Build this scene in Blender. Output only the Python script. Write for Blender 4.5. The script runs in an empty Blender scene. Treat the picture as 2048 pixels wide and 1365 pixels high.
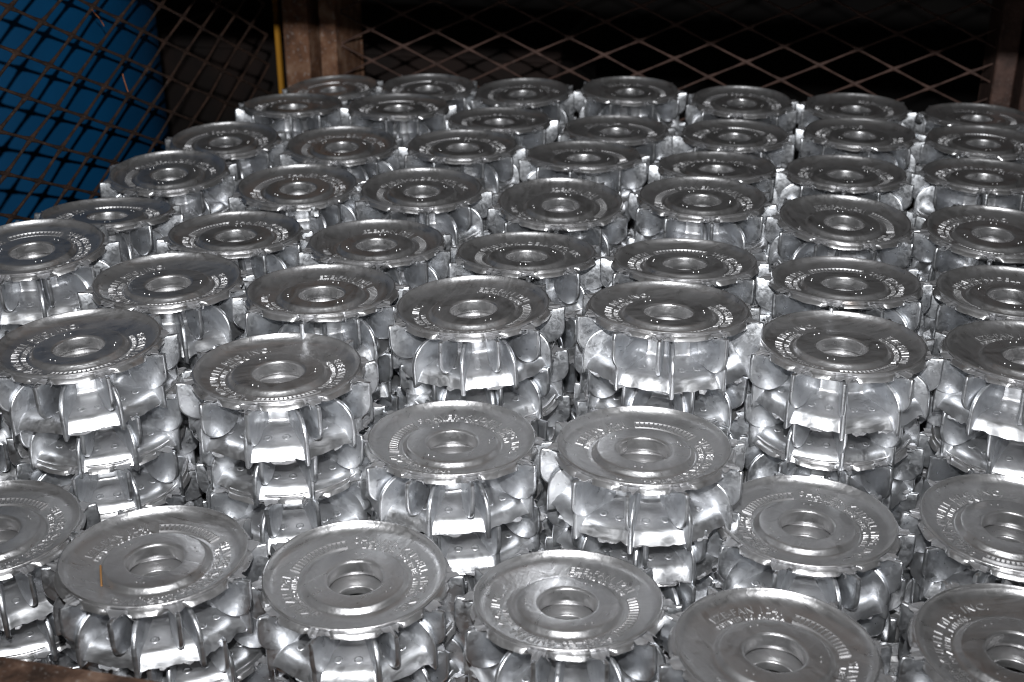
import bpy, math, random
from mathutils import Matrix, Vector

# ------------------------------------------------------------------ camera, world, flash, exposure
S = 0.06                      # one unit of the layout = radius of a fan's top plate, 6 cm
CZ = S * 9.75 + 0.17          # lens height above the workshop floor
YAW = math.radians(13.0)      # the camera is turned 13 degrees against the crate
PITCH = math.radians(24.0)


def W(x, y, z):
    return Vector((x * S, y * S, z * S + CZ))


scene = bpy.context.scene
col = scene.collection
cam_d = bpy.data.cameras.new('camera')
cam_d.sensor_width = 36.0
cam_d.lens = 2500.0 / 2048.0 * 36.0
cam_d.clip_start = 0.01
cam_d.clip_end = 60.0
cam_d.dof.use_dof = True
cam_d.dof.focus_distance = 15.6 * S
cam_d.dof.aperture_fstop = 9.5
cam = bpy.data.objects.new('camera', cam_d)
cam.location = (0, 0, CZ)
cam.rotation_euler = (math.pi / 2 - PITCH, 0, YAW)
col.objects.link(cam)
scene.camera = cam

world = bpy.data.worlds.new('World')
scene.world = world
world.use_nodes = True
bg = world.node_tree.nodes['Background']
bg.inputs[0].default_value = (1.0, 0.94, 0.88, 1)
bg.inputs[1].default_value = 0.022

# the photographer's flash, on top of the camera
fl = bpy.data.lights.new('camera_flash', 'SPOT')
fl.energy = 74.0
fl.spot_size = math.radians(92)
fl.spot_blend = 1.0
fl.shadow_soft_size = 0.010
fl.color = (0.965, 0.98, 1.0)
flo = bpy.data.objects.new('camera_flash', fl)
flo.location = W(-0.15, -0.2, 2.2)
flo.rotation_euler = (math.pi / 2 - math.radians(17), 0, YAW)
col.objects.link(flo)

vs = scene.view_settings
vs.view_transform = 'Standard'
vs.look = 'None'
vs.exposure = 0.0
vs.gamma = 1.0
vs.use_curve_mapping = False
scene.cycles.use_denoising = True
scene.cycles.filter_width = 1.05
scene.cycles.max_bounces = 10
scene.cycles.glossy_bounces = 6
scene.cycles.diffuse_bounces = 4
scene.cycles.caustics_reflective = True
scene.cycles.sample_clamp_indirect = 3.0

rnd = random.Random(7)


# ------------------------------------------------------------------ helpers
def mesh_from(name, verts, faces, mat, smooth=True, angle=35, scale=S):
    me = bpy.data.meshes.new(name)
    me.from_pydata([(v[0] * scale, v[1] * scale, v[2] * scale) for v in verts], [], faces)
    me.update()
    if smooth:
        me.polygons.foreach_set('use_smooth', [True] * len(me.polygons))
        me.set_sharp_from_angle(angle=math.radians(angle))
    if mat:
        me.materials.append(mat)
    return me


def link(name, data, parent=None, mat=None):
    o = bpy.data.objects.new(name, data)
    col.objects.link(o)
    if parent:
        o.parent = parent
    return o


def tag(o, label=None, cat=None, group=None, kind=None):
    if label:
        o['label'] = label
    if cat:
        o['category'] = cat
    if group:
        o['group'] = group
    if kind:
        o['kind'] = kind
    return o


def box(verts, faces, x0, x1, y0, y1, z0, z1, bev=0.02):
    """chamfered box (24 verts) added to lists"""
    b = len(verts)
    xs, ys, zs = (x0, x1), (y0, y1), (z0, z1)
    idx = {}
    for i in (0, 1):
        for j in (0, 1):
            for k in (0, 1):
                sx, sy, sz = (1, -1)[i], (1, -1)[j], (1, -1)[k]
                x, y, z = xs[i], ys[j], zs[k]
                idx[i, j, k, 0] = len(verts); verts.append((x, y + sy * bev, z + sz * bev))
                idx[i, j, k, 1] = len(verts); verts.append((x + sx * bev, y, z + sz * bev))
                idx[i, j, k, 2] = len(verts); verts.append((x + sx * bev, y + sy * bev, z))
    q = lambda *a: faces.append([idx[t] for t in a])
    for i in (0, 1):
        f = [(i, 0, 0, 0), (i, 1, 0, 0), (i, 1, 1, 0), (i, 0, 1, 0)]
        q(*(f if i else f[::-1]))
    for j in (0, 1):
        f = [(0, j, 0, 1), (1, j, 0, 1), (1, j, 1, 1), (0, j, 1, 1)]
        q(*(f[::-1] if j else f))
    for k in (0, 1):
        f = [(0, 0, k, 2), (1, 0, k, 2), (1, 1, k, 2), (0, 1, k, 2)]
        q(*(f if k else f[::-1]))
    for j in (0, 1):
        for k in (0, 1):
            f = [(0, j, k, 1), (1, j, k, 1), (1, j, k, 2), (0, j, k, 2)]
            q(*(f if (j == 0) != (k == 0) else f[::-1]))
    for i in (0, 1):
        for k in (0, 1):
            f = [(i, 0, k, 0), (i, 1, k, 0), (i, 1, k, 2), (i, 0, k, 2)]
            q(*(f[::-1] if (i == 0) != (k == 0) else f))
    for i in (0, 1):
        for j in (0, 1):
            f = [(i, j, 0, 0), (i, j, 1, 0), (i, j, 1, 1), (i, j, 0, 1)]
            q(*(f if (i == 0) != (j == 0) else f[::-1]))
    for i in (0, 1):
        for j in (0, 1):
            for k in (0, 1):
                f = [(i, j, k, 0), (i, j, k, 1), (i, j, k, 2)]
                q(*(f if (i + j + k) % 2 else f[::-1]))


# ------------------------------------------------------------------ materials
def new_mat(name):
    m = bpy.data.materials.new(name)
    m.use_nodes = True
    nt = m.node_tree
    return m, nt, nt.nodes, nt.links, nt.nodes['Principled BSDF']


def metal(name, base, rough, scratch=0.5, metallic=0.62, streak=1.0, stain=0.35, lump=1.6, rvar=0.12):
    """as-cast aluminium: satin metal under a thin dull skin, smeared and scuffed"""
    m, nt, N, L, p = new_mat(name)
    tc = N.new('ShaderNodeTexCoord')
    oi = N.new('ShaderNodeObjectInfo')
    off = N.new('ShaderNodeVectorMath'); off.operation = 'SCALE'
    off.inputs[0].default_value = (3.1, 1.7, 2.3)
    L.new(oi.outputs['Random'], off.inputs['Scale'])
    add = N.new('ShaderNodeVectorMath'); add.operation = 'ADD'
    L.new(tc.outputs['Object'], add.inputs[0]); L.new(off.outputs[0], add.inputs[1])
    n1 = N.new('ShaderNodeTexNoise'); n1.inputs['Scale'].default_value = 55; n1.inputs['Detail'].default_value = 6
    n1.inputs['Distortion'].default_value = 1.2
    n2 = N.new('ShaderNodeTexNoise'); n2.inputs['Scale'].default_value = 420; n2.inputs['Detail'].default_value = 4
    mp = N.new('ShaderNodeMapping'); mp.inputs['Scale'].default_value = (260, 30, 260)
    mp.inputs['Rotation'].default_value = (0.2, 0.3, 0.7)
    n3 = N.new('ShaderNodeTexNoise'); n3.inputs['Scale'].default_value = 1.0; n3.inputs['Detail'].default_value = 5
    n3.inputs['Distortion'].default_value = 0.8
    n4 = N.new('ShaderNodeTexNoise'); n4.inputs['Scale'].default_value = 24; n4.inputs['Detail'].default_value = 3
    for n in (n1, n2, n4):
        L.new(add.outputs[0], n.inputs['Vector'])
    L.new(add.outputs[0], mp.inputs[0]); L.new(mp.outputs[0], n3.inputs['Vector'])
    # colour: pale aluminium with duller, darker smears
    r1 = N.new('ShaderNodeValToRGB')
    r1.color_ramp.elements[0].position = 0.33; r1.color_ramp.elements[0].color = (base[0] * .76, base[1] * .76, base[2] * .77, 1)
    r1.color_ramp.elements[1].position = 0.62; r1.color_ramp.elements[1].color = (*base, 1)
    L.new(n1.outputs[0], r1.inputs[0])
    r4 = N.new('ShaderNodeValToRGB')
    r4.color_ramp.elements[0].position = 0.70; r4.color_ramp.elements[0].color = (0, 0, 0, 1)
    r4.color_ramp.elements[1].position = 0.86; r4.color_ramp.elements[1].color = (1, 1, 1, 1)
    L.new(n4.outputs[0], r4.inputs[0])
    ms = N.new('ShaderNodeMath'); ms.operation = 'MULTIPLY'; ms.inputs[1].default_value = stain
    L.new(r4.outputs[0], ms.inputs[0])
    mx = N.new('ShaderNodeMixRGB'); mx.inputs[2].default_value = (0.34, 0.22, 0.13, 1)
    L.new(ms.outputs[0], mx.inputs[0]); L.new(r1.outputs[0], mx.inputs[1])
    L.new(mx.outputs[0], p.inputs['Base Color'])
    # roughness
    a = N.new('ShaderNodeMapRange'); a.inputs[1].default_value = 0.3; a.inputs[2].default_value = 0.7
    a.inputs[3].default_value = rough - rvar; a.inputs[4].default_value = rough + rvar
    L.new(n3.outputs[0], a.inputs[0])
    L.new(a.outputs[0], p.inputs['Roughness'])
    b = N.new('ShaderNodeMapRange'); b.inputs[1].default_value = 0.35; b.inputs[2].default_value = 0.65
    b.inputs[3].default_value = metallic - 0.06; b.inputs[4].default_value = min(1, metallic + 0.06)
    L.new(n1.outputs[0], b.inputs[0]); L.new(b.outputs[0], p.inputs['Metallic'])
    # fine relief
    s1 = N.new('ShaderNodeMath'); s1.operation = 'MULTIPLY'; s1.inputs[1].default_value = 0.35
    L.new(n2.outputs[0], s1.inputs[0])
    s2 = N.new('ShaderNodeMath'); s2.operation = 'MULTIPLY_ADD'; s2.inputs[1].default_value = 1.0 * streak
    L.new(n3.outputs[0], s2.inputs[0]); L.new(s1.outputs[0], s2.inputs[2])
    s3 = N.new('ShaderNodeMath'); s3.operation = 'MULTIPLY_ADD'; s3.inputs[1].default_value = lump
    L.new(n1.outputs[0], s3.inputs[0]); L.new(s2.outputs[0], s3.inputs[2])
    bp = N.new('ShaderNodeBump'); bp.inputs['Strength'].default_value = scratch
    bp.inputs['Distance'].default_value = 0.0006
    L.new(s3.outputs[0], bp.inputs['Height']); L.new(bp.outputs[0], p.inputs['Normal'])
    return m


M_TOP = metal('plate_aluminium', (0.60, 0.595, 0.595), 0.35, 0.46, 0.885, streak=0.6, lump=1.5, rvar=0.085)
M_LETTER = metal('lettering_aluminium', (0.55, 0.545, 0.545), 0.46, 0.2, 0.88, streak=0.3, lump=0.5, rvar=0.05)
M_HUB = metal('hub_aluminium', (0.72, 0.725, 0.735), 0.385, 0.16, 0.975, lump=0.5, rvar=0.09)
M_BLADE = metal('blade_aluminium', (0.72, 0.735, 0.755), 0.39, 0.25, 0.97, lump=1.0)
M_FLASH = metal('torn_aluminium', (0.50, 0.50, 0.51), 0.42, 0.8, 0.7)


def rust(name, c0, c1, c2, scale=60, rough=0.8, fleck=0.0):
    m, nt, N, L, p = new_mat(name)
    tc = N.new('ShaderNodeTexCoord')
    n1 = N.new('ShaderNodeTexNoise'); n1.inputs['Scale'].default_value = scale; n1.inputs['Detail'].default_value = 8
    n2 = N.new('ShaderNodeTexNoise'); n2.inputs['Scale'].default_value = scale * 5; n2.inputs['Detail'].default_value = 4
    L.new(tc.outputs['Object'], n1.inputs['Vector']); L.new(tc.outputs['Object'], n2.inputs['Vector'])
    r = N.new('ShaderNodeValToRGB')
    e = r.color_ramp.elements
    e[0].position = 0.34; e[0].color = (*c0, 1)
    e[1].position = 0.66; e[1].color = (*c2, 1)
    k = r.color_ramp.elements.new(0.5); k.color = (*c1, 1)
    L.new(n1.outputs[0], r.inputs[0])
    r2 = N.new('ShaderNodeValToRGB')
    r2.color_ramp.elements[0].position = 0.60; r2.color_ramp.elements[0].color = (0, 0, 0, 1)
    r2.color_ramp.elements[1].position = 0.72; r2.color_ramp.elements[1].color = (fleck, fleck, fleck, 1)
    L.new(n2.outputs[0], r2.inputs[0])
    mx = N.new('ShaderNodeMixRGB'); mx.inputs[2].default_value = (0.36, 0.33, 0.31, 1)
    L.new(r2.outputs[0], mx.inputs[0]); L.new(r.outputs[0], mx.inputs[1])
    L.new(mx.outputs[0], p.inputs['Base Color'])
    p.inputs['Roughness'].default_value = rough
    p.inputs['Metallic'].default_value = 0.15
    bp = N.new('ShaderNodeBump'); bp.inputs['Strength'].default_value = 0.6; bp.inputs['Distance'].default_value = 0.0015
    L.new(n2.outputs[0], bp.inputs['Height']); L.new(bp.outputs[0], p.inputs['Normal'])
    return m


M_RUST = rust('rusty_steel', (0.08, 0.036, 0.019), (0.18, 0.085, 0.045), (0.28, 0.17, 0.11), 45, 0.75, 0.7)
M_RAIL = rust('dimmed_rusty_rail', (0.03, 0.016, 0.010), (0.085, 0.046, 0.030), (0.19, 0.12, 0.085), 70, 0.75, 0.55)  # darker copy of the rust, its colour toned down against the close flash
M_MESH = rust('brown_expanded_metal', (0.045, 0.023, 0.017), (0.075, 0.039, 0.029), (0.10, 0.054, 0.041), 60, 0.7, 0.15)
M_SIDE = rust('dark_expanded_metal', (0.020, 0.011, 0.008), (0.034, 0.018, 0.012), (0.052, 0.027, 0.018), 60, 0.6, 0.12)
M_FLOOR = rust('dusty_dark_floor', (0.030, 0.020, 0.015), (0.045, 0.030, 0.022), (0.06, 0.04, 0.03), 6, 0.9)
M_WALL = rust('near_black_wall', (0.004, 0.003, 0.003), (0.006, 0.0045, 0.004), (0.009, 0.007, 0.006), 6, 0.95)  # near-black colour stands in for the unlit background
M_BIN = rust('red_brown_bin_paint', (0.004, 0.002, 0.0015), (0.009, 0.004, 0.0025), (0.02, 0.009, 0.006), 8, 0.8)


def plain(name, c, rough, metallic=0.0, spec=0.5):
    m, nt, N, L, p = new_mat(name)
    tc = N.new('ShaderNodeTexCoord')
    n1 = N.new('ShaderNodeTexNoise'); n1.inputs['Scale'].default_value = 18; n1.inputs['Detail'].default_value = 6
    L.new(tc.outputs['Object'], n1.inputs['Vector'])
    r = N.new('ShaderNodeValToRGB')
    r.color_ramp.elements[0].position = 0.3; r.color_ramp.elements[0].color = (c[0] * .82, c[1] * .82, c[2] * .82, 1)
    r.color_ramp.elements[1].position = 0.7; r.color_ramp.elements[1].color = (*c, 1)
    L.new(n1.outputs[0], r.inputs[0]); L.new(r.outputs[0], p.inputs['Base Color'])
    p.inputs['Roughness'].default_value = rough
    p.inputs['Metallic'].default_value = metallic
    p.inputs['Specular IOR Level'].default_value = spec
    return m


M_BLUE = plain('blue_plastic', (0.001, 0.040, 0.104), 0.65, spec=0.1)
M_YELLOW = plain('yellow_paint', (0.46, 0.21, 0.012), 0.6)
M_COPPER = plain('copper_wire', (0.62, 0.22, 0.08), 0.4, 0.6)
M_STRAW = plain('orange_straw', (0.30, 0.15, 0.05), 0.8)

# ------------------------------------------------------------------ the setting
v, f = [], []
g = 60
v = [(-200, -60, 0), (200, -60, 0), (200, 400, 0), (-200, 400, 0)]
ground = link('ground', mesh_from('ground', v, [(0, 1, 2, 3)], M_FLOOR, smooth=False))
tag(ground, 'dark dusty workshop floor under the crate', kind='structure')

vv_, ff_ = [], []
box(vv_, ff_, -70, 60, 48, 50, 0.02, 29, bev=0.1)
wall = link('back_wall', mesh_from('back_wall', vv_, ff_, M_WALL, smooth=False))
tag(wall, 'dark workshop wall far behind the crate', kind='structure')

# ------------------------------------------------------------------ the crate
XL, XR, YF, YB, ZF = -12.0, 6.6, 7.74, 27.5, -9.75
crate = link('wire_crate', None)
crate.location = W(0, 0, ZF)
crate.empty_display_size = 0.1
tag(crate, 'rusty steel crate with expanded metal sides holding all the fans', 'crate')


def crate_part(name, boxes, mat=M_RUST, bev=0.03):
    vv, ff = [], []
    for b in boxes:
        box(vv, ff, *b, bev=bev)
    vv = [(a, b, c - ZF) for a, b, c in vv]
    return link(name, mesh_from(name, vv, ff, mat, smooth=False), crate)


# corner posts: steel channels, open towards the camera
crate_part('post', [(-11.73, -11.12, 27.30, 29.04, -12.4, 1.5), (-10.86, -10.46, 27.34, 29.04, -12.4, 1.5), (-11.73, -10.46, 29.05, 29.2, -12.4, 1.5)])
crate_part('post', [(3.88, 4.30, 27.34, 29.04, -12.4, 1.5), (4.46, 5.08, 27.30, 29.04, -12.4, 1.5), (3.88, 5.08, 29.05, 29.2, -12.4, 1.5)], M_MESH)
crate_part('post', [(-12.6, -12.08, 7.2, 7.7, -12.4, 1.5)])
crate_part('post', [(6.7, 7.2, 7.2, 7.7, -12.4, 1.5)])
# lower front rail (its end shows at bottom left) and an unseen rail added to shade the back panel's top
crate_part('front_rail', [(-12.05, 6.65, 7.22, 7.74, -7.95, -7.0)], M_RAIL, bev=0.07)
crate_part('shade_rail', [(-11.9, 6.6, 15.8, 16.2, -2.05, -1.2)], bev=0.05)
crate_part('lower_rail', [(-10.4, 3.82, 27.55, 27.9, -10.6, -9.9)])
crate_part('lower_rail', [(-12.35, -12.08, 7.8, 27.2, -10.6, -9.9)])
crate_part('lower_rail', [(6.68, 6.95, 7.8, 27.2, -10.6, -9.9)])
crate_part('deck', [(-12.0, 6.6, 7.8, 27.2, ZF - 0.2, ZF)])


def expanded(name, u0, u1, z0, z1, un, zn, du, dz, plane, mat, thick):
    """expanded metal: a lattice of slightly flattened strands, thicker at the knuckles"""
    vv, ff = [], []
    r = random.Random(name + str(plane))

    def put(u, z, w):
        return (u, plane[1] + w, z) if plane[0] == 'Y' else (plane[1] + w, u, z)

    def strand(a, b, ru, rw, wa, wb):
        base = len(vv)
        d = Vector((b[0] - a[0], b[1] - a[1]))
        n = Vector((-d.y, d.x)).normalized()
        secs = ((0.0, 1.75), (0.10, 1.45), (0.24, 1.0), (0.5, 0.92), (0.76, 1.0), (0.90, 1.45), (1.0, 1.75))
        for t, k in secs:
            c = (a[0] + d.x * t, a[1] + d.y * t)
            w0 = wa + (wb - wa) * t
            for q in range(8):
                an = math.tau * q / 8 + 0.2
                o = math.cos(an) * ru * k
                vv.append(put(c[0] + n.x * o, c[1] + n.y * o, w0 + math.sin(an) * rw * (0.6 + 0.4 * k)))
        for s in range(len(secs) - 1):
            for q in range(8):
                q2 = (q + 1) % 8
                ff.append((base + s * 8 + q, base + s * 8 + q2, base + s * 8 + 8 + q2, base + s * 8 + 8 + q))
        ff.append([base + q for q in range(7, -1, -1)])
        ff.append([base + 8 * (len(secs) - 1) + q for q in range(8)])
    i0 = int((u0 - un) / (du / 2)) - 1
    i1 = int((u1 - un) / (du / 2)) + 1
    j0 = int((z0 - zn) / (dz / 2)) - 1
    j1 = int((z1 - zn) / (dz / 2)) + 1
    jit = {}

    def node(i, j):
        if (i, j) not in jit:
            jit[i, j] = (un + i * du / 2 + r.uniform(-.012, .012), zn + j * dz / 2 + r.uniform(-.010, .010), r.uniform(-.02, .02))
        return jit[i, j]
    for i in range(i0, i1):
        for j in range(j0, j1 + 1):
            if (i + j) % 2:
                continue
            for dj in (-1, 1):
                a, b = node(i, j), node(i + 1, j + dj)
                if min(a[0], b[0]) < u0 or max(a[0], b[0]) > u1 or min(a[1], b[1]) < z0 or max(a[1], b[1]) > z1:
                    continue
                strand(a, b, thick + (0.001 if dj > 0 else 0), thick * .9 if dj > 0 else thick, a[2], b[2])
    vv2 = [(a, b, c - ZF) for a, b, c in vv]
    return link(name, mesh_from(name, vv2, ff, mat, angle=60), crate)


expanded('mesh_panel', -11.0, 4.6, -9.9, -0.4, -8.97, -5.51, 1.556, 0.730, ('Y', 27.74), M_MESH, 0.023)
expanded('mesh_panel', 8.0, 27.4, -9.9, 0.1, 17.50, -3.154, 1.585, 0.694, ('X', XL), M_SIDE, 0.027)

# ------------------------------------------------------------------ behind the crate
def lathe(profile, n, closed=False, rfun=None):
    vv, ff = [], []
    m = len(profile)
    for i in range(n):
        a = math.tau * i / n
        for k, (r, z) in enumerate(profile):
            rr, zz = (r, z) if rfun is None else rfun(k, r, z, a)
            vv.append((rr * math.cos(a), rr * math.sin(a), zz))
    for i in range(n):
        i2 = (i + 1) % n
        for k in range(m - 1 if not closed else m):
            k2 = (k + 1) % m
            ff.append((i * m + k, i * m + k2, i2 * m + k2, i2 * m + k))
    return vv, ff


prof = [(0.02, 0.02), (4.55, 0.02), (4.75, 0.15), (4.8, 0.4), (4.8, 4.7), (4.92, 4.8), (4.95, 4.95), (4.92, 5.1), (4.8, 5.2),
        (4.8, 9.9), (4.92, 10.0), (4.95, 10.15), (4.92, 10.3), (4.8, 10.4), (4.8, 14.6), (4.7, 14.9), (4.5, 15.0), (0.02, 14.95)]
vv, ff = lathe(prof[::-1], 96)
drum = link('blue_drum', None)
drum.location = (-17.62 * S, 22.28 * S, 0.0)
tag(drum, 'blue plastic drum standing behind the left mesh side', 'drum')
link('body', mesh_from('drum_body', vv, ff, M_BLUE, angle=40), drum)

vv, ff = [], []
box(vv, ff, -0.055, 0.055, -0.08, 0.08, 0, 14.5, bev=0.025)
yp = link('yellow_post', mesh_from('yellow_post', vv, ff, M_YELLOW, smooth=False))
yp.location = (-12.30 * S, 28.3 * S, 0.0)
tag(yp, 'thin yellow painted post beside the rusty left corner post', 'post')

binr = link('rusty_bin', None)
binr.location = (-12.0 * S, 34.0 * S, 0.0)
tag(binr, 'dark red-brown steel bin in the shadows behind the crate', 'bin')
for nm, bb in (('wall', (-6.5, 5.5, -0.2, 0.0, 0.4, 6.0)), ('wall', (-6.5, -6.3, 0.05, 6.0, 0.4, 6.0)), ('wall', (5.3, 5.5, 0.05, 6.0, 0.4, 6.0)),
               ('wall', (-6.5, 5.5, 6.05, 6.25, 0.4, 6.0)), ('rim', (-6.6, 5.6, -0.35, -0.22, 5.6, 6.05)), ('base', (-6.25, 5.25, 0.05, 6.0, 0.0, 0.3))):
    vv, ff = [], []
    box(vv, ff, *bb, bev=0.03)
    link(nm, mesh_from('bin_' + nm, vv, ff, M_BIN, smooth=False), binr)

# ------------------------------------------------------------------ the fan casting
NB = 10
FIN = [36.0 * k for k in range(NB)]
TON = [36.0 * k + 14.0 + 4.5 * math.sin(k * 1.9) for k in range(NB)]


def adiff(a, b):
    return (a - b + 180.0) % 360.0 - 180.0


def low(z):
    """drop of everything below the plate"""
    return z if z > -0.1 else -0.1 + (z + 0.1) * 1.14


def plate_mesh(seed):
    r = random.Random(seed)
    ph = [r.uniform(0, 6.28) for _ in range(4)]
    P = [  # r, z: from the bore up over the boss, across the dish, over the rim and back below
        (0.318, -0.092), (0.322, -0.088), (0.330, -0.0855), (0.345, -0.0845), (0.370, -0.084),
        (0.420, -0.084), (0.520, -0.084), (0.535, -0.086), (0.546, -0.092), (0.556, -0.104), (0.580, -0.136), (0.592, -0.144), (0.608, -0.148),
        (0.660, -0.139), (0.740, -0.125), (0.820, -0.111), (0.880, -0.097), (0.912, -0.084), (0.936, -0.066), (0.955, -0.044), (0.966, -0.023), (0.973, -0.007), (0.980, 0.000), (0.991, -0.002),
        (0.998, -0.012), (0.984, -0.046), (1.004, -0.050), (1.018, -0.055), (1.044, -0.100), (1.030, -0.110), (0.950, -0.140), (0.800, -0.180), (0.560, -0.220), (0.420, -0.360), (0.33, -0.365)]

    def rf(k, rr, z, a):
        d = math.degrees(a)
        if 26 <= k <= 29:
            m = min(abs(adiff(d, t)) for t in TON)
            w = max(0.0, min(1.0, (m - 5.5) / 2.2))
            rr = 0.975 + (rr - 0.975) * w + 0.006 * math.sin(5 * a + ph[0])
            z += 0.006 * math.sin(7 * a + ph[1]) + 0.004 * math.sin(23 * a + ph[2])
        if 17 <= k <= 25:
            rr += 0.003 * math.sin(3 * a + ph[3])
        return rr, z
    vv, ff = lathe(P, 144, rfun=rf)
    # ejector marks on the boss: three pairs of small round pips
    for t in (75, 195, 315):
        for s in (-5, 5):
            a = math.radians(t + s)
            cx, cy = 0.445 * math.cos(a), 0.445 * math.sin(a)
            b = len(vv)
            for q in range(8):
                an = math.tau * q / 8
                vv.append((cx + .014 * math.cos(an), cy + .014 * math.sin(an), -0.087))
            for q in range(8):
                an = math.tau * q / 8
                vv.append((cx + .009 * math.cos(an), cy + .009 * math.sin(an), -0.074))
            for q in range(8):
                q2 = (q + 1) % 8
                ff.append((b + q, b + q2, b + 8 + q2, b + 8 + q))
            ff.append([b + 8 + q for q in range(8)])
    return mesh_from('top_plate', vv, ff, M_TOP, angle=50)


def bore_mesh():
    P = [(0.400, -0.470), (0.225, -0.470), (0.222, -0.382), (0.228, -0.372), (0.245, -0.366), (0.325, -0.342), (0.400, -0.340), (0.405, -0.272), (0.330, -0.262),
         (0.306, -0.260), (0.300, -0.252), (0.299, -0.200), (0.301, -0.120), (0.304, -0.104), (0.311, -0.095), (0.318, -0.092)]
    vv, ff = lathe(P, 96)
    return mesh_from('bore', vv, ff, M_TOP, angle=50)


def hub_mesh(seed):
    r = random.Random(seed)
    P = [(0.480, -0.200), (0.462, -0.400), (0.460, -0.475), (0.468, -0.508), (0.498, -0.527), (0.580, -0.540), (0.700, -0.555), (0.830, -0.574),
         (0.912, -0.596), (0.957, -0.634), (0.990, -0.690), (1.020, -0.748), (1.004, -0.754), (0.970, -0.695), (0.925, -0.636), (0.820, -0.612), (0.680, -0.590), (0.440, -0.565)]
    edge = [r.uniform(-1, 1) for _ in range(120)]
    chip = {r.randrange(120): r.uniform(.008, .03) for _ in range(9)}
    for c in list(chip):
        chip[(c + 1) % 120] = chip[c] * r.uniform(.4, 1)

    def rf(k, rr, z, a):
        d = math.degrees(a)
        i = int(round(d / 3)) % 120
        if k <= 11:
            m = min(abs(adiff(d, t)) for t in FIN)
            rr += 0.055 * math.exp(-(m / 4.6) ** 2) * (0.5 + 0.5 * min(1, k / 5))
        if k in (11, 12):
            z += 0.010 * edge[i] + chip.get(i, 0) - 0.012 * (1 - math.cos(10 * a)) * .5
            rr += 0.006 * edge[(i * 7) % 120]
        return rr, z
    vv, ff = lathe(P[::-1], 120, rfun=lambda k, rr, z, a: rf(len(P) - 1 - k, rr, z, a))
    ff = [t[::-1] for t in ff]
    # round mould marks on the flared panels
    for t in FIN:
        for s in (10, 25):
            a = math.radians(t + s + r.uniform(-1, 1))
            rr, z = 0.790, -0.566
            b = len(vv)
            ur = Vector((math.cos(a), math.sin(a), 0)); ut = Vector((-math.sin(a), math.cos(a), 0))
            sl = (ur * 0.98 + Vector((0, 0, -0.19))).normalized()
            nn = sl.cross(ut); nn = nn if nn.z > 0 else -nn
            c = ur * rr + Vector((0, 0, z)) + nn * 0.002
            for rad, h in ((.050, -.004), (.044, .0022), (.030, .0022), (.024, .0008)):
                for q in range(10):
                    an = math.tau * q / 10
                    vv.append(tuple(c + ut * rad * math.cos(an) + sl * rad * math.sin(an) + nn * h))
            for k in range(3):
                for q in range(10):
                    q2 = (q + 1) % 10
                    ff.append((b + k * 10 + q, b + k * 10 + q2, b + k * 10 + 10 + q2, b + k * 10 + 10 + q))
            ff.append([b + 30 + q for q in range(10)])
    me = mesh_from('hub', vv, ff, M_HUB, angle=50)
    return me


def blade_mesh(name, outline, t, seed, rag=()):
    """flat radial blade: outline in (r, z), rounded edges"""
    r = random.Random(seed)
    pts = [Vector((a, low(b))) for a, b in outline]
    for i in rag:
        pts[i] += Vector((r.uniform(-.012, .012), r.uniform(-.006, .010)))
    n = len(pts)
    area = sum(pts[i].x * pts[(i + 1) % n].y - pts[(i + 1) % n].x * pts[i].y for i in range(n))
    if area < 0:
        pts = pts[::-1]
    nor = []
    for i in range(n):
        d = (pts[(i + 1) % n] - pts[i - 1]).normalized()
        nor.append(Vector((-d.y, d.x)))
    vv, ff = [], []
    rings = ((-0.5, .022), (-0.42, .009), (-0.20, .001), (0.20, .001), (0.42, .009), (0.5, .022))
    bow = r.uniform(-.012, .012)
    for y, ins in rings:
        for p, m in zip(pts, nor):
            q = p + m * ins
            thick = t * (1.15 - 0.3 * max(0, (q.x - .6)))
            vv.append((q.x, y * thick + bow * (q.x - .7), q.y))
    for k in range(len(rings) - 1):
        for i in range(n):
            j = (i + 1) % n
            ff.append((k * n + i, k * n + n + i, k * n + n + j, k * n + j))
    ff.append([i for i in range(n)])
    ff.append([(len(rings) - 1) * n + i for i in range(n - 1, -1, -1)])
    return mesh_from(name, vv, ff, M_BLADE, angle=42)


def arc(cx, cz, rx, rz, a0, a1, n):
    return [(cx + rx * math.cos(math.radians(a0 + (a1 - a0) * i / n)), cz + rz * math.sin(math.radians(a0 + (a1 - a0) * i / n))) for i in range(n + 1)]


def sup(cx, cz, rx, rz, a0, a1, n, e=0.78):
    """fuller than an ellipse: the blade stays upright, then turns in"""
    out = []
    for i in range(n + 1):
        a = math.radians(a0 + (a1 - a0) * i / n)
        out.append((cx + rx * math.cos(a) ** e, cz + rz * math.sin(a) ** e))
    return out


fin_out = [(0.96, -0.690), (1.02, -0.722), (1.108, -0.735), (1.112, -0.68), (1.112, -0.60)] + sup(0.60, -0.545, 0.510, 0.345, 3, 88, 14) + \
          [(0.52, -0.205), (0.46, -0.23), (0.44, -0.45), (0.52, -0.515), (0.72, -0.525), (0.90, -0.580)]
ton_out = [(0.65, -0.215), (0.82, -0.165), (1.00, -0.105), (1.05, -0.072), (1.160, -0.060), (1.196, -0.070), (1.200, -0.14), (1.198, -0.24)] + \
          arc(0.928, -0.300, 0.270, 0.210, 0, -180, 14)


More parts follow.
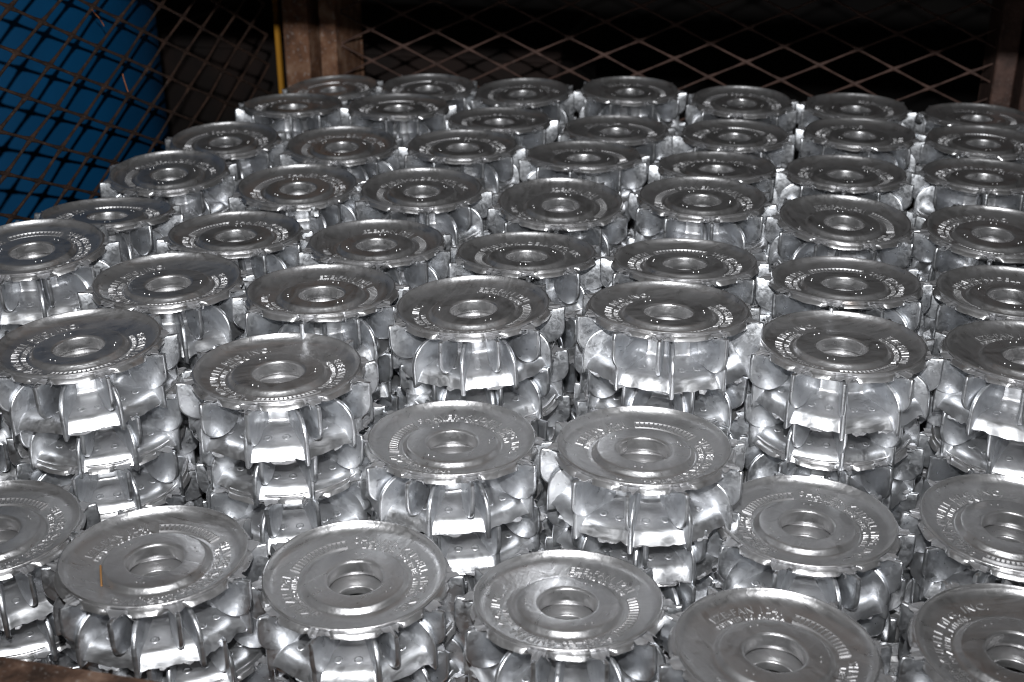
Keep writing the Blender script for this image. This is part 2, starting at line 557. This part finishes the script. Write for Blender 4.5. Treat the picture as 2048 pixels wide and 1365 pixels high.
def flash_mesh(seed):
    """torn sprue and flash left round the parting line"""
    r = random.Random(seed)
    vv, ff = [], []
    for t in TON:
        # ragged sheet on both sides of the blade's head
        a = t - r.uniform(5, 9)
        end = t + r.uniform(4, 9)
        pts = []
        while a < end:
            w = math.exp(-((a - t) / 4.5) ** 2)
            o = 1.01 + 0.02 * r.random() + w * r.uniform(.04, .15)
            pts.append((a, o, -0.055 + r.uniform(-.018, .022)))
            a += r.uniform(.9, 2.0)
        b = len(vv)
        for (a_, o, z) in pts:
            ca, sa = math.cos(math.radians(a_)), math.sin(math.radians(a_))
            vv += [(.985 * ca, .985 * sa, -.050), (o * ca, o * sa, z), (o * ca * .998, o * sa * .998, z - .010), (.985 * ca, .985 * sa, -.066)]
        for i in range(len(pts) - 1):
            k = b + i * 4
            ff += [(k, k + 1, k + 5, k + 4), (k + 1, k + 2, k + 6, k + 5), (k + 2, k + 3, k + 7, k + 6)]
        # curled slivers hanging below
        for _ in range(r.choice((1, 2, 3))):
            a0 = math.radians(t + r.uniform(-8, 8)); rr = r.uniform(.97, 1.05)
            p = Vector((rr * math.cos(a0), rr * math.sin(a0), -.07)); d = Vector((r.uniform(-1, 1), r.uniform(-1, 1), r.uniform(-1, .25))).normalized()
            w = Vector((-math.sin(a0), math.cos(a0), r.uniform(-.5, .5))) * r.uniform(.008, .022)
            b = len(vv)
            n = 4
            for i in range(n):
                c = p + d * (i * .028)
                d = (d + Vector((r.uniform(-.6, .6), r.uniform(-.6, .6), r.uniform(-.6, .4)))).normalized()
                k = 1 - i / (n - .4)
                up = Vector((0, 0, .006))
                vv += [tuple(c - w * k), tuple(c + w * k), tuple(c + w * k - up), tuple(c - w * k - up)]
            for i in range(n - 1):
                k = b + i * 4
                for q in range(4):
                    q2 = (q + 1) % 4
                    ff.append((k + q, k + q2, k + 4 + q2, k + 4 + q))
    # torn lip below the skirt
    a = r.uniform(0, 20)
    while a < 358:
        span = r.uniform(4, 16)
        n = max(2, int(span / 2))
        b = len(vv)
        for i in range(n + 1):
            an = math.radians(a + span * i / n)
            o = 1.022 + (0.0 if i in (0, n) else r.uniform(.005, .045)); z = -.759 + r.uniform(-.022, .008)
            ca, sa = math.cos(an), math.sin(an)
            vv += [(1.006 * ca, 1.006 * sa, -.749), (o * ca, o * sa, z), (o * ca, o * sa, z - .009), (1.006 * ca, 1.006 * sa, -.763)]
        for i in range(n):
            k = b + i * 4
            ff += [(k, k + 1, k + 5, k + 4), (k + 1, k + 2, k + 6, k + 5), (k + 2, k + 3, k + 7, k + 6)]
        a += span + r.uniform(6, 40)
    return mesh_from('casting_flash', vv, ff, M_FLASH, angle=25)


def plate_z(r):
    P = [(0.608, -0.148), (0.660, -0.139), (0.740, -0.125), (0.820, -0.111), (0.880, -0.097)]
    for (a, za), (b, zb) in zip(P, P[1:]):
        if r <= b:
            return za + (zb - za) * (r - a) / (b - a)
    return P[-1][1]


def text_geo(body, r0, h, a_start, a_end, vv, ff):
    """raised cast letters, bent clockwise round the plate; angles in degrees, a_start > a_end"""
    cu = bpy.data.curves.new('t', 'FONT')
    cu.body = body
    cu.size = 1.0
    cu.resolution_u = 2
    cu.offset = -0.014
    cu.extrude = 0.06
    cu.bevel_depth = 0.014
    cu.bevel_resolution = 0
    cu.space_character = 1.18
    to = bpy.data.objects.new('t', cu)
    col.objects.link(to)
    dg = bpy.context.evaluated_depsgraph_get()
    me = bpy.data.meshes.new_from_object(to.evaluated_get(dg))
    xs = [q.co.x for q in me.vertices]
    x0, x1 = min(xs), max(xs)
    b = len(vv)
    for q in me.vertices:
        t = (q.co.x - x0) / (x1 - x0)
        an = math.radians(a_start + (a_end - a_start) * t)
        rr = r0 + q.co.y / 0.70 * h
        z = plate_z(rr) + 0.004 + q.co.z * 0.08
        vv.append((rr * math.cos(an), rr * math.sin(an), z))
    for pl in me.polygons:
        ff.append([b + i for i in pl.vertices])
    bpy.data.objects.remove(to)
    bpy.data.curves.remove(cu)
    bpy.data.meshes.remove(me)


def rbar(vv, ff, r0, r1, a0, a1, h=0.016):
    """small raised bar on the plate, from radius r0 to r1 and angle a0 to a1"""
    n = max(1, int(abs(a1 - a0) / 3))
    b = len(vv)
    for i in range(n + 1):
        an = a0 + (a1 - a0) * i / n
        for (rr, dz, da) in ((r0, -.004, 0), (r0 + .006, h, .0), (r1 - .006, h, .0), (r1, -.004, 0)):
            aa = math.radians(an)
            vv.append((rr * math.cos(aa), rr * math.sin(aa), plate_z(rr) + dz))
    for i in range(n):
        k = b + i * 4
        for q in range(3):
            ff.append((k + q, k + q + 1, k + 5 + q, k + 4 + q))
    for k in (b, b + n * 4):
        ff.append((k, k + 1, k + 2, k + 3) if k != b else (k + 3, k + 2, k + 1, k))


def lettering_mesh():
    vv, ff = [], []
    text_geo('EZE-FAN 1241', 0.712, 0.088, 103, 41, vv, ff)
    text_geo('PATENTED U.S. CANADA', 0.630, 0.056, 106, 38, vv, ff)
    text_geo('SHAVER-KUDELL MFG. INC.', 0.712, 0.088, -38, -182, vv, ff)
    text_geo('LESTER PRAIRIE, MINN.', 0.630, 0.056, -46, -160, vv, ff)
    # the date ladder
    rbar(vv, ff, 0.640, 0.655, 31, -31)
    rbar(vv, ff, 0.745, 0.760, 31, -31)
    for i in range(15):
        a = 30.5 - 61.0 * i / 14
        rbar(vv, ff, 0.650, 0.750, a + 0.75, a - 0.75)
    me = mesh_from('raised_lettering', vv, ff, M_LETTER, angle=30)
    return me


PLATES = [plate_mesh(s) for s in (1, 2)]
BORE = bore_mesh()
HUBS = [hub_mesh(s) for s in (3, 4, 5)]
FINS = [blade_mesh('lower_blade', fin_out, 0.058, s, rag=(0, 1, 2)) for s in (6, 7, 8)]
TONS = [blade_mesh('upper_blade', ton_out, 0.056, s, rag=(3, 4, 5)) for s in (9, 10, 11, 12)]
FLASHES = [flash_mesh(s) for s in (13, 14, 15, 16)]
LETTERS = lettering_mesh()

STACKS = [
    (1, 0, -10.203, 26.307, -6.17, 1.7, -3, None, 2),
    (2, 0, -7.955, 26.293, -6.034, 2.2, 0, 120, 2),
    (3, 0, -5.816, 26.198, -6.015, 2.6, -2, None, 2),
    (4, 0, -3.49, 26.21, -5.858, 2.1, 0, 20, 2),
    (5, 0, -1.136, 26.056, -5.935, 3.4, 0, None, 2),
    (6, 0, 1.153, 26.098, -5.949, 1.3, 0, None, 2),
    (7, 0, 3.519, 26.158, -6.018, -0.5, 0, None, 2),
    (8, 1, -10.282, 24.17, -6.06, -1.6, 0, None, 3),
    (9, 1, -7.943, 24.107, -5.953, -0.4, 0, 100, 2),
    (10, 1, -5.805, 23.987, -6.085, -1.5, 0, 200, 2),
    (11, 1, -3.414, 23.798, -6.095, -0.3, 0, None, 2),
    (12, 1, -1.123, 23.834, -6.08, 0.8, 0, 60, 2),
    (13, 1, 1.184, 23.96, -5.948, 0.8, 0, 250, 2),
    (14, 1, 3.412, 24.023, -5.986, 0.8, 0, None, 2),
    (15, 2, -10.577, 21.507, -6.14, 3.6, 0, 160, 3),
    (16, 2, -8.236, 21.526, -6.102, 3.7, 0, 190, 3),
    (17, 2, -5.987, 21.857, -6.062, 0.3, 0, None, 3),
    (18, 2, -3.655, 21.57, -6.03, -2.2, 0, 30, 3),
    (19, 2, -1.283, 21.502, -6.062, -2.4, 0, None, 3),
    (20, 2, 0.91, 21.594, -6.053, -0.3, 0, 310, 3),
    (21, 2, 3.191, 21.761, -5.995, -1.4, 0, None, 3),
    (22, 3, -10.627, 19.309, -6.151, 4.5, 0, 190, 3),
    (23, 3, -8.141, 19.102, -6.175, 3.4, 0, 150, 3),
    (24, 3, -6.014, 19.314, -6.145, 2.3, 0, 195, 3),
    (25, 3, -3.589, 19.024, -6.119, 4.7, 0, -4, 3),
    (26, 3, -1.351, 19.366, -5.982, 1.0, 0, 150, 3),
    (27, 3, 0.87, 19.112, -6.11, 3.8, 1, 10, 3),
    (28, 3, 3.067, 19.167, -6.147, 3.7, 0, 235, 3),
    (29, 4, -10.472, 16.941, -6.139, -5.3, 0, None, 4),
    (30, 4, -8.229, 16.772, -6.234, -0.8, 0, 140, 4),
    (31, 4, -5.971, 16.809, -6.214, -0.9, 0, 8, 4),
    (32, 4, -3.641, 16.706, -6.164, -3.4, 0, 188, 4),
    (33, 4, -1.352, 16.692, -6.085, -3.4, 0, 88, 4),
    (34, 4, 0.849, 16.679, -6.191, -3.0, 0, 86, 4),
    (35, 4, 3.085, 16.993, -6.298, -0.7, 0, 185, 4),
    (36, 5, -10.434, 14.813, -5.974, 3.7, 0, 105, 4),
    (37, 5, -8.262, 14.642, -6.216, 0.7, 0, -70, 4),
    (38, 5, -6.025, 14.676, -6.179, -1.7, 0, -3, 4),
    (39, 5, -3.889, 14.585, -6.164, 0.1, -2, -18, 4),
    (40, 5, -1.343, 14.557, -5.953, -3.3, 1, -75, 5),
    (41, 5, 0.796, 14.543, -6.212, -1.0, 0, -75, 5),
    (42, 5, 3.027, 14.865, -6.262, -1.5, 0, 20, 5),
    (43, 6, -8.392, 12.525, -6.257, 0.6, -1.5, -70, 5),
    (44, 6, -5.775, 12.555, -6.336, -0.5, 0, -71, 5),
    (45, 6, -3.655, 12.655, -7.079, -2.0, 0, 164, 4),
    (46, 6, -1.362, 12.614, -6.877, -1.7, 0, 62, 4),
    (47, 6, 0.537, 12.623, -7.618, -1.0, 0, 122, 3),
    (48, 6, 2.773, 12.953, -7.537, 1.5, 0, -101, 3),
    (49, 7, -8.596, 10.591, -7.765, 1.1, 0, 85, 3),
    (50, 7, -6.314, 10.213, -7.553, -0.8, 0, 70, 3),
    (51, 7, -4.23, 10.714, -7.804, 1.5, 0, 135, 3),
    (52, 7, -1.881, 10.736, -7.769, -4.4, 0, -18, 3),
    (53, 7, 0.276, 10.307, -7.702, -1.1, 1.5, 32, 3),
    (54, 7, 2.603, 10.834, -7.695, 2.1, 0, -85, 3),
    (55, 6, -10.62, 12.75, -7.05, 0.5, 0, 20, 4),
]

ORD = ['zeroth', 'first', 'second', 'third', 'fourth', 'fifth', 'sixth', 'seventh', 'eighth']
ROWS = ['in the back row against the mesh', 'in second row from the back', 'in third row from the back', 'in fourth row from the back',
        'in fifth row from the back', 'in sixth row from the back', 'in second row from the front', 'in the front row']


def make_fan(label, group, pos, tilt, roll, ang, letters=True, clear=None):
    """one casting, all its parts children of an Empty at the middle of its base"""
    root = link('cast_fan', None)
    root.empty_display_size = 0.02
    rot = Matrix.Rotation(YAW, 4, 'Z') @ Matrix.Rotation(math.radians(tilt), 4, 'X') @ Matrix.Rotation(math.radians(roll), 4, 'Y') @ \
        Matrix.Rotation(-YAW, 4, 'Z') @ Matrix.Rotation(ang, 4, 'Z')
    drop = 0.825 * S
    base = W(*pos) + rot @ Vector((0, 0, -drop))
    root.matrix_world = Matrix.Translation(base) @ rot
    tag(root, label, 'fan', group)
    up = Matrix.Translation((0, 0, drop))
    plate = link('top_plate', rnd.choice(PLATES), root)
    plate.matrix_local = up
    link('bore', BORE, plate)
    if letters:
        link('raised_lettering', LETTERS, plate)
    spin = Matrix.Rotation(math.radians(rnd.choice((0, 36, 72, 108, 144))) if not letters else rnd.uniform(0, .63), 4, 'Z')
    body = rnd.uniform(0, 36)
    if clear is not None:      # fins straddle the neighbour in front instead of touching it
        body = (clear + 18 + rnd.uniform(-3, 3) - math.degrees(ang)) % 36
    for o, m, a in (('hub', rnd.choice(HUBS), body), ):
        h = link(o, m, root)
        h.matrix_local = up @ Matrix.Rotation(math.radians(a), 4, 'Z')
    fl_ = link('casting_flash', rnd.choice(FLASHES), root)
    fl_.matrix_local = up
    fl_['kind'] = 'stuff'
    for t in TON:
        b = link('upper_blade', rnd.choice(TONS), root)
        b.matrix_local = up @ Matrix.Rotation(math.radians(t + rnd.uniform(-.7, .7)), 4, 'Z') @ Matrix.Rotation(math.radians(rnd.uniform(-1.5, 1.5)), 4, 'X')
    for t in FIN:
        b = link('lower_blade', rnd.choice(FINS), root)
        b.matrix_local = up @ Matrix.Rotation(math.radians(t + body), 4, 'Z') @ Matrix.Rotation(math.radians(rnd.uniform(-1, 1)), 4, 'X')
    return root


def lower_neighbour(p):
    """direction (degrees) to the nearest stack whose top lies lower, else None"""
    best = None
    for s_ in STACKS:
        dx, dy = s_[2] - p.x, s_[3] - p.y
        d = math.hypot(dx, dy)
        if 0.5 < d < 2.3 and s_[4] < p.z - 0.05 and (best is None or d < best[0]):
            best = (d, math.degrees(math.atan2(dy, dx)), s_[4])
    return best[1:] if best else (None, 0)


order = {}
for s in sorted(STACKS, key=lambda q: q[2]):
    order.setdefault(s[1], []).append(s[0])
PITCHZ = 0.655
for (i, row, X, Y, Z, tilt, roll, psi, n) in STACKS:
    c = ORD[order[row].index(i) + 1]
    where = c + ' from left ' + ROWS[row]
    p = Vector((X, Y, Z))
    t, r = tilt, roll
    near, nz = lower_neighbour(p) if row >= 5 else (None, 0)
    for k in range(n):
        if k == 1 and row >= 5:
            p = p + Vector((0, 0.26, 0))
        if k == 0:
            lab = 'topmost silver fan of its stack, ' + where
            ang = math.radians(psi if psi is not None else rnd.uniform(0, 360)) + YAW
        else:
            lab = ['', 'second', 'third', 'fourth', 'fifth'][k] + ' fan down its stack, ' + c + ' stack from left ' + ROWS[row]
            tries = [rnd.uniform(0, math.tau) for _ in range(10)]
            ang = max(tries, key=lambda q_: min(abs(adiff(math.degrees(q_) + t_, -90 if near is None else near)) for t_ in TON))
        make_fan(lab, 'cast aluminium fans stacked in the crate', p, t, r, ang, clear=near if near is not None and p.z - 0.9 < nz < p.z else None)
        q = Matrix.Rotation(YAW, 3, 'Z') @ Matrix.Rotation(math.radians(t), 3, 'X') @ Matrix.Rotation(math.radians(r), 3, 'Y') @ Vector((0, 0, 1))
        p = p - q * PITCHZ + Vector((rnd.uniform(-.05, .05), rnd.uniform(-.05, .05), 0))
        t = t * 0.5 + rnd.uniform(-2.2, 2.2)
        r = r * 0.5 + rnd.uniform(-2.2, 2.2)

# ------------------------------------------------------------------ small loose things
def tube(pts, rad, mat, name):
    vv, ff = [], []
    n = len(pts)
    for i, p in enumerate(pts):
        p = Vector(p)
        d = (Vector(pts[min(i + 1, n - 1)]) - Vector(pts[max(i - 1, 0)])).normalized()
        a = d.orthogonal().normalized(); c = d.cross(a)
        for q in range(6):
            an = math.tau * q / 6
            vv.append(tuple(p + (a * math.cos(an) + c * math.sin(an)) * rad))
    for i in range(n - 1):
        for q in range(6):
            q2 = (q + 1) % 6
            ff.append((i * 6 + q, i * 6 + q2, i * 6 + 6 + q2, i * 6 + 6 + q))
    ff.append(list(range(5, -1, -1))); ff.append([(n - 1) * 6 + q for q in range(6)])
    return mesh_from(name, vv, ff, mat)


def ray(px, py):
    x, y = (px - 1024) / 2500.0, (py - 682.5) / 2500.0
    q = Vector((x, math.cos(PITCH) - y * math.sin(PITCH), -math.sin(PITCH) - y * math.cos(PITCH)))
    c, s = math.cos(YAW), math.sin(YAW)
    return Vector((q.x * c - q.y * s, q.x * s + q.y * c, q.z))


def on_x(px, py, X):
    r = ray(px, py)
    return r * (X / r.x)


for pix, lab in (([(184, 20), (190, 28), (198, 36), (203, 44), (208, 52)], 'short bent copper wire strand caught high in the left mesh'),
                 ([(245, 148), (248, 160), (252, 172), (256, 184)], 'straight copper wire strand hanging lower in the left mesh')):
    P3 = [on_x(a, b_, XL + 0.05) for a, b_ in pix]
    c0 = P3[0].copy()
    o = link('wire_strand', tube([p - c0 for p in P3], 0.010, M_COPPER, 'wire_strand'))
    o.location = W(*c0)
    tag(o, lab, 'wire')

r0 = random.Random(21)


def scrap(name, label, pos, size):
    """crumpled lump of torn aluminium flash"""
    vv, ff = [], []
    n, m = 9, 6
    for i in range(m + 1):
        ph_ = math.pi * i / m
        for k in range(n):
            th = math.tau * k / n
            q = size * r0.uniform(.55, 1.2)
            vv.append((q * math.sin(ph_) * math.cos(th), q * .7 * math.sin(ph_) * math.sin(th), q * .8 * math.cos(ph_)))
    for i in range(m):
        for k in range(n):
            k2 = (k + 1) % n
            ff.append((i * n + k, i * n + n + k, i * n + n + k2, i * n + k2))
    o = link(name, mesh_from(name, vv, ff, M_BLADE, angle=20))
    o.location = W(*pos)
    tag(o, label, 'scrap', 'loose lumps of torn aluminium flash')


def at_h(px, py, z):
    r = ray(px, py)
    return r * (z / r.z)


for (px, py, z, lab) in ((1772, 1238, -8.95, 'low fan deep in the gap between the two rightmost front row fans'),
                         (1062, 1058, -8.75, 'low fan deep in the gap behind the front row, right of centre')):
    make_fan(lab, 'cast aluminium fans stacked in the crate', at_h(px, py, z), 3.0, 2.0, rnd.uniform(0, 6))
for (px, py, z, sz, lab) in ((630, 425, -6.30, .11, 'crumpled bright scrap of metal between the fourth and fifth rows, left of centre'),
                             (1652, 1130, -7.95, .10, 'bright torn metal lump under the rim of the lone low fan at right'),
                             (1884, 1106, -7.90, .07, 'small shiny metal lump at left edge of the rightmost low fan'),
                             (1838, 237, -6.05, .10, 'pale torn metal scrap between two fans near the back right')):
    scrap('metal_scrap', lab, at_h(px, py, z), sz)

# a rust-orange straw lying across the second plate of the front row
a_, b_ = at_h(201, 1132, -7.60), at_h(203, 1172, -7.63)
vv, ff = [], []
o = link('straw_strip', tube([Vector((0, 0, 0)), (b_ - a_) * .5 + Vector((0, 0, .01)), b_ - a_], 0.011, M_STRAW, 'straw_strip'))
o.location = W(*a_)
tag(o, 'thin orange straw lying on a front row fan plate', 'straw')
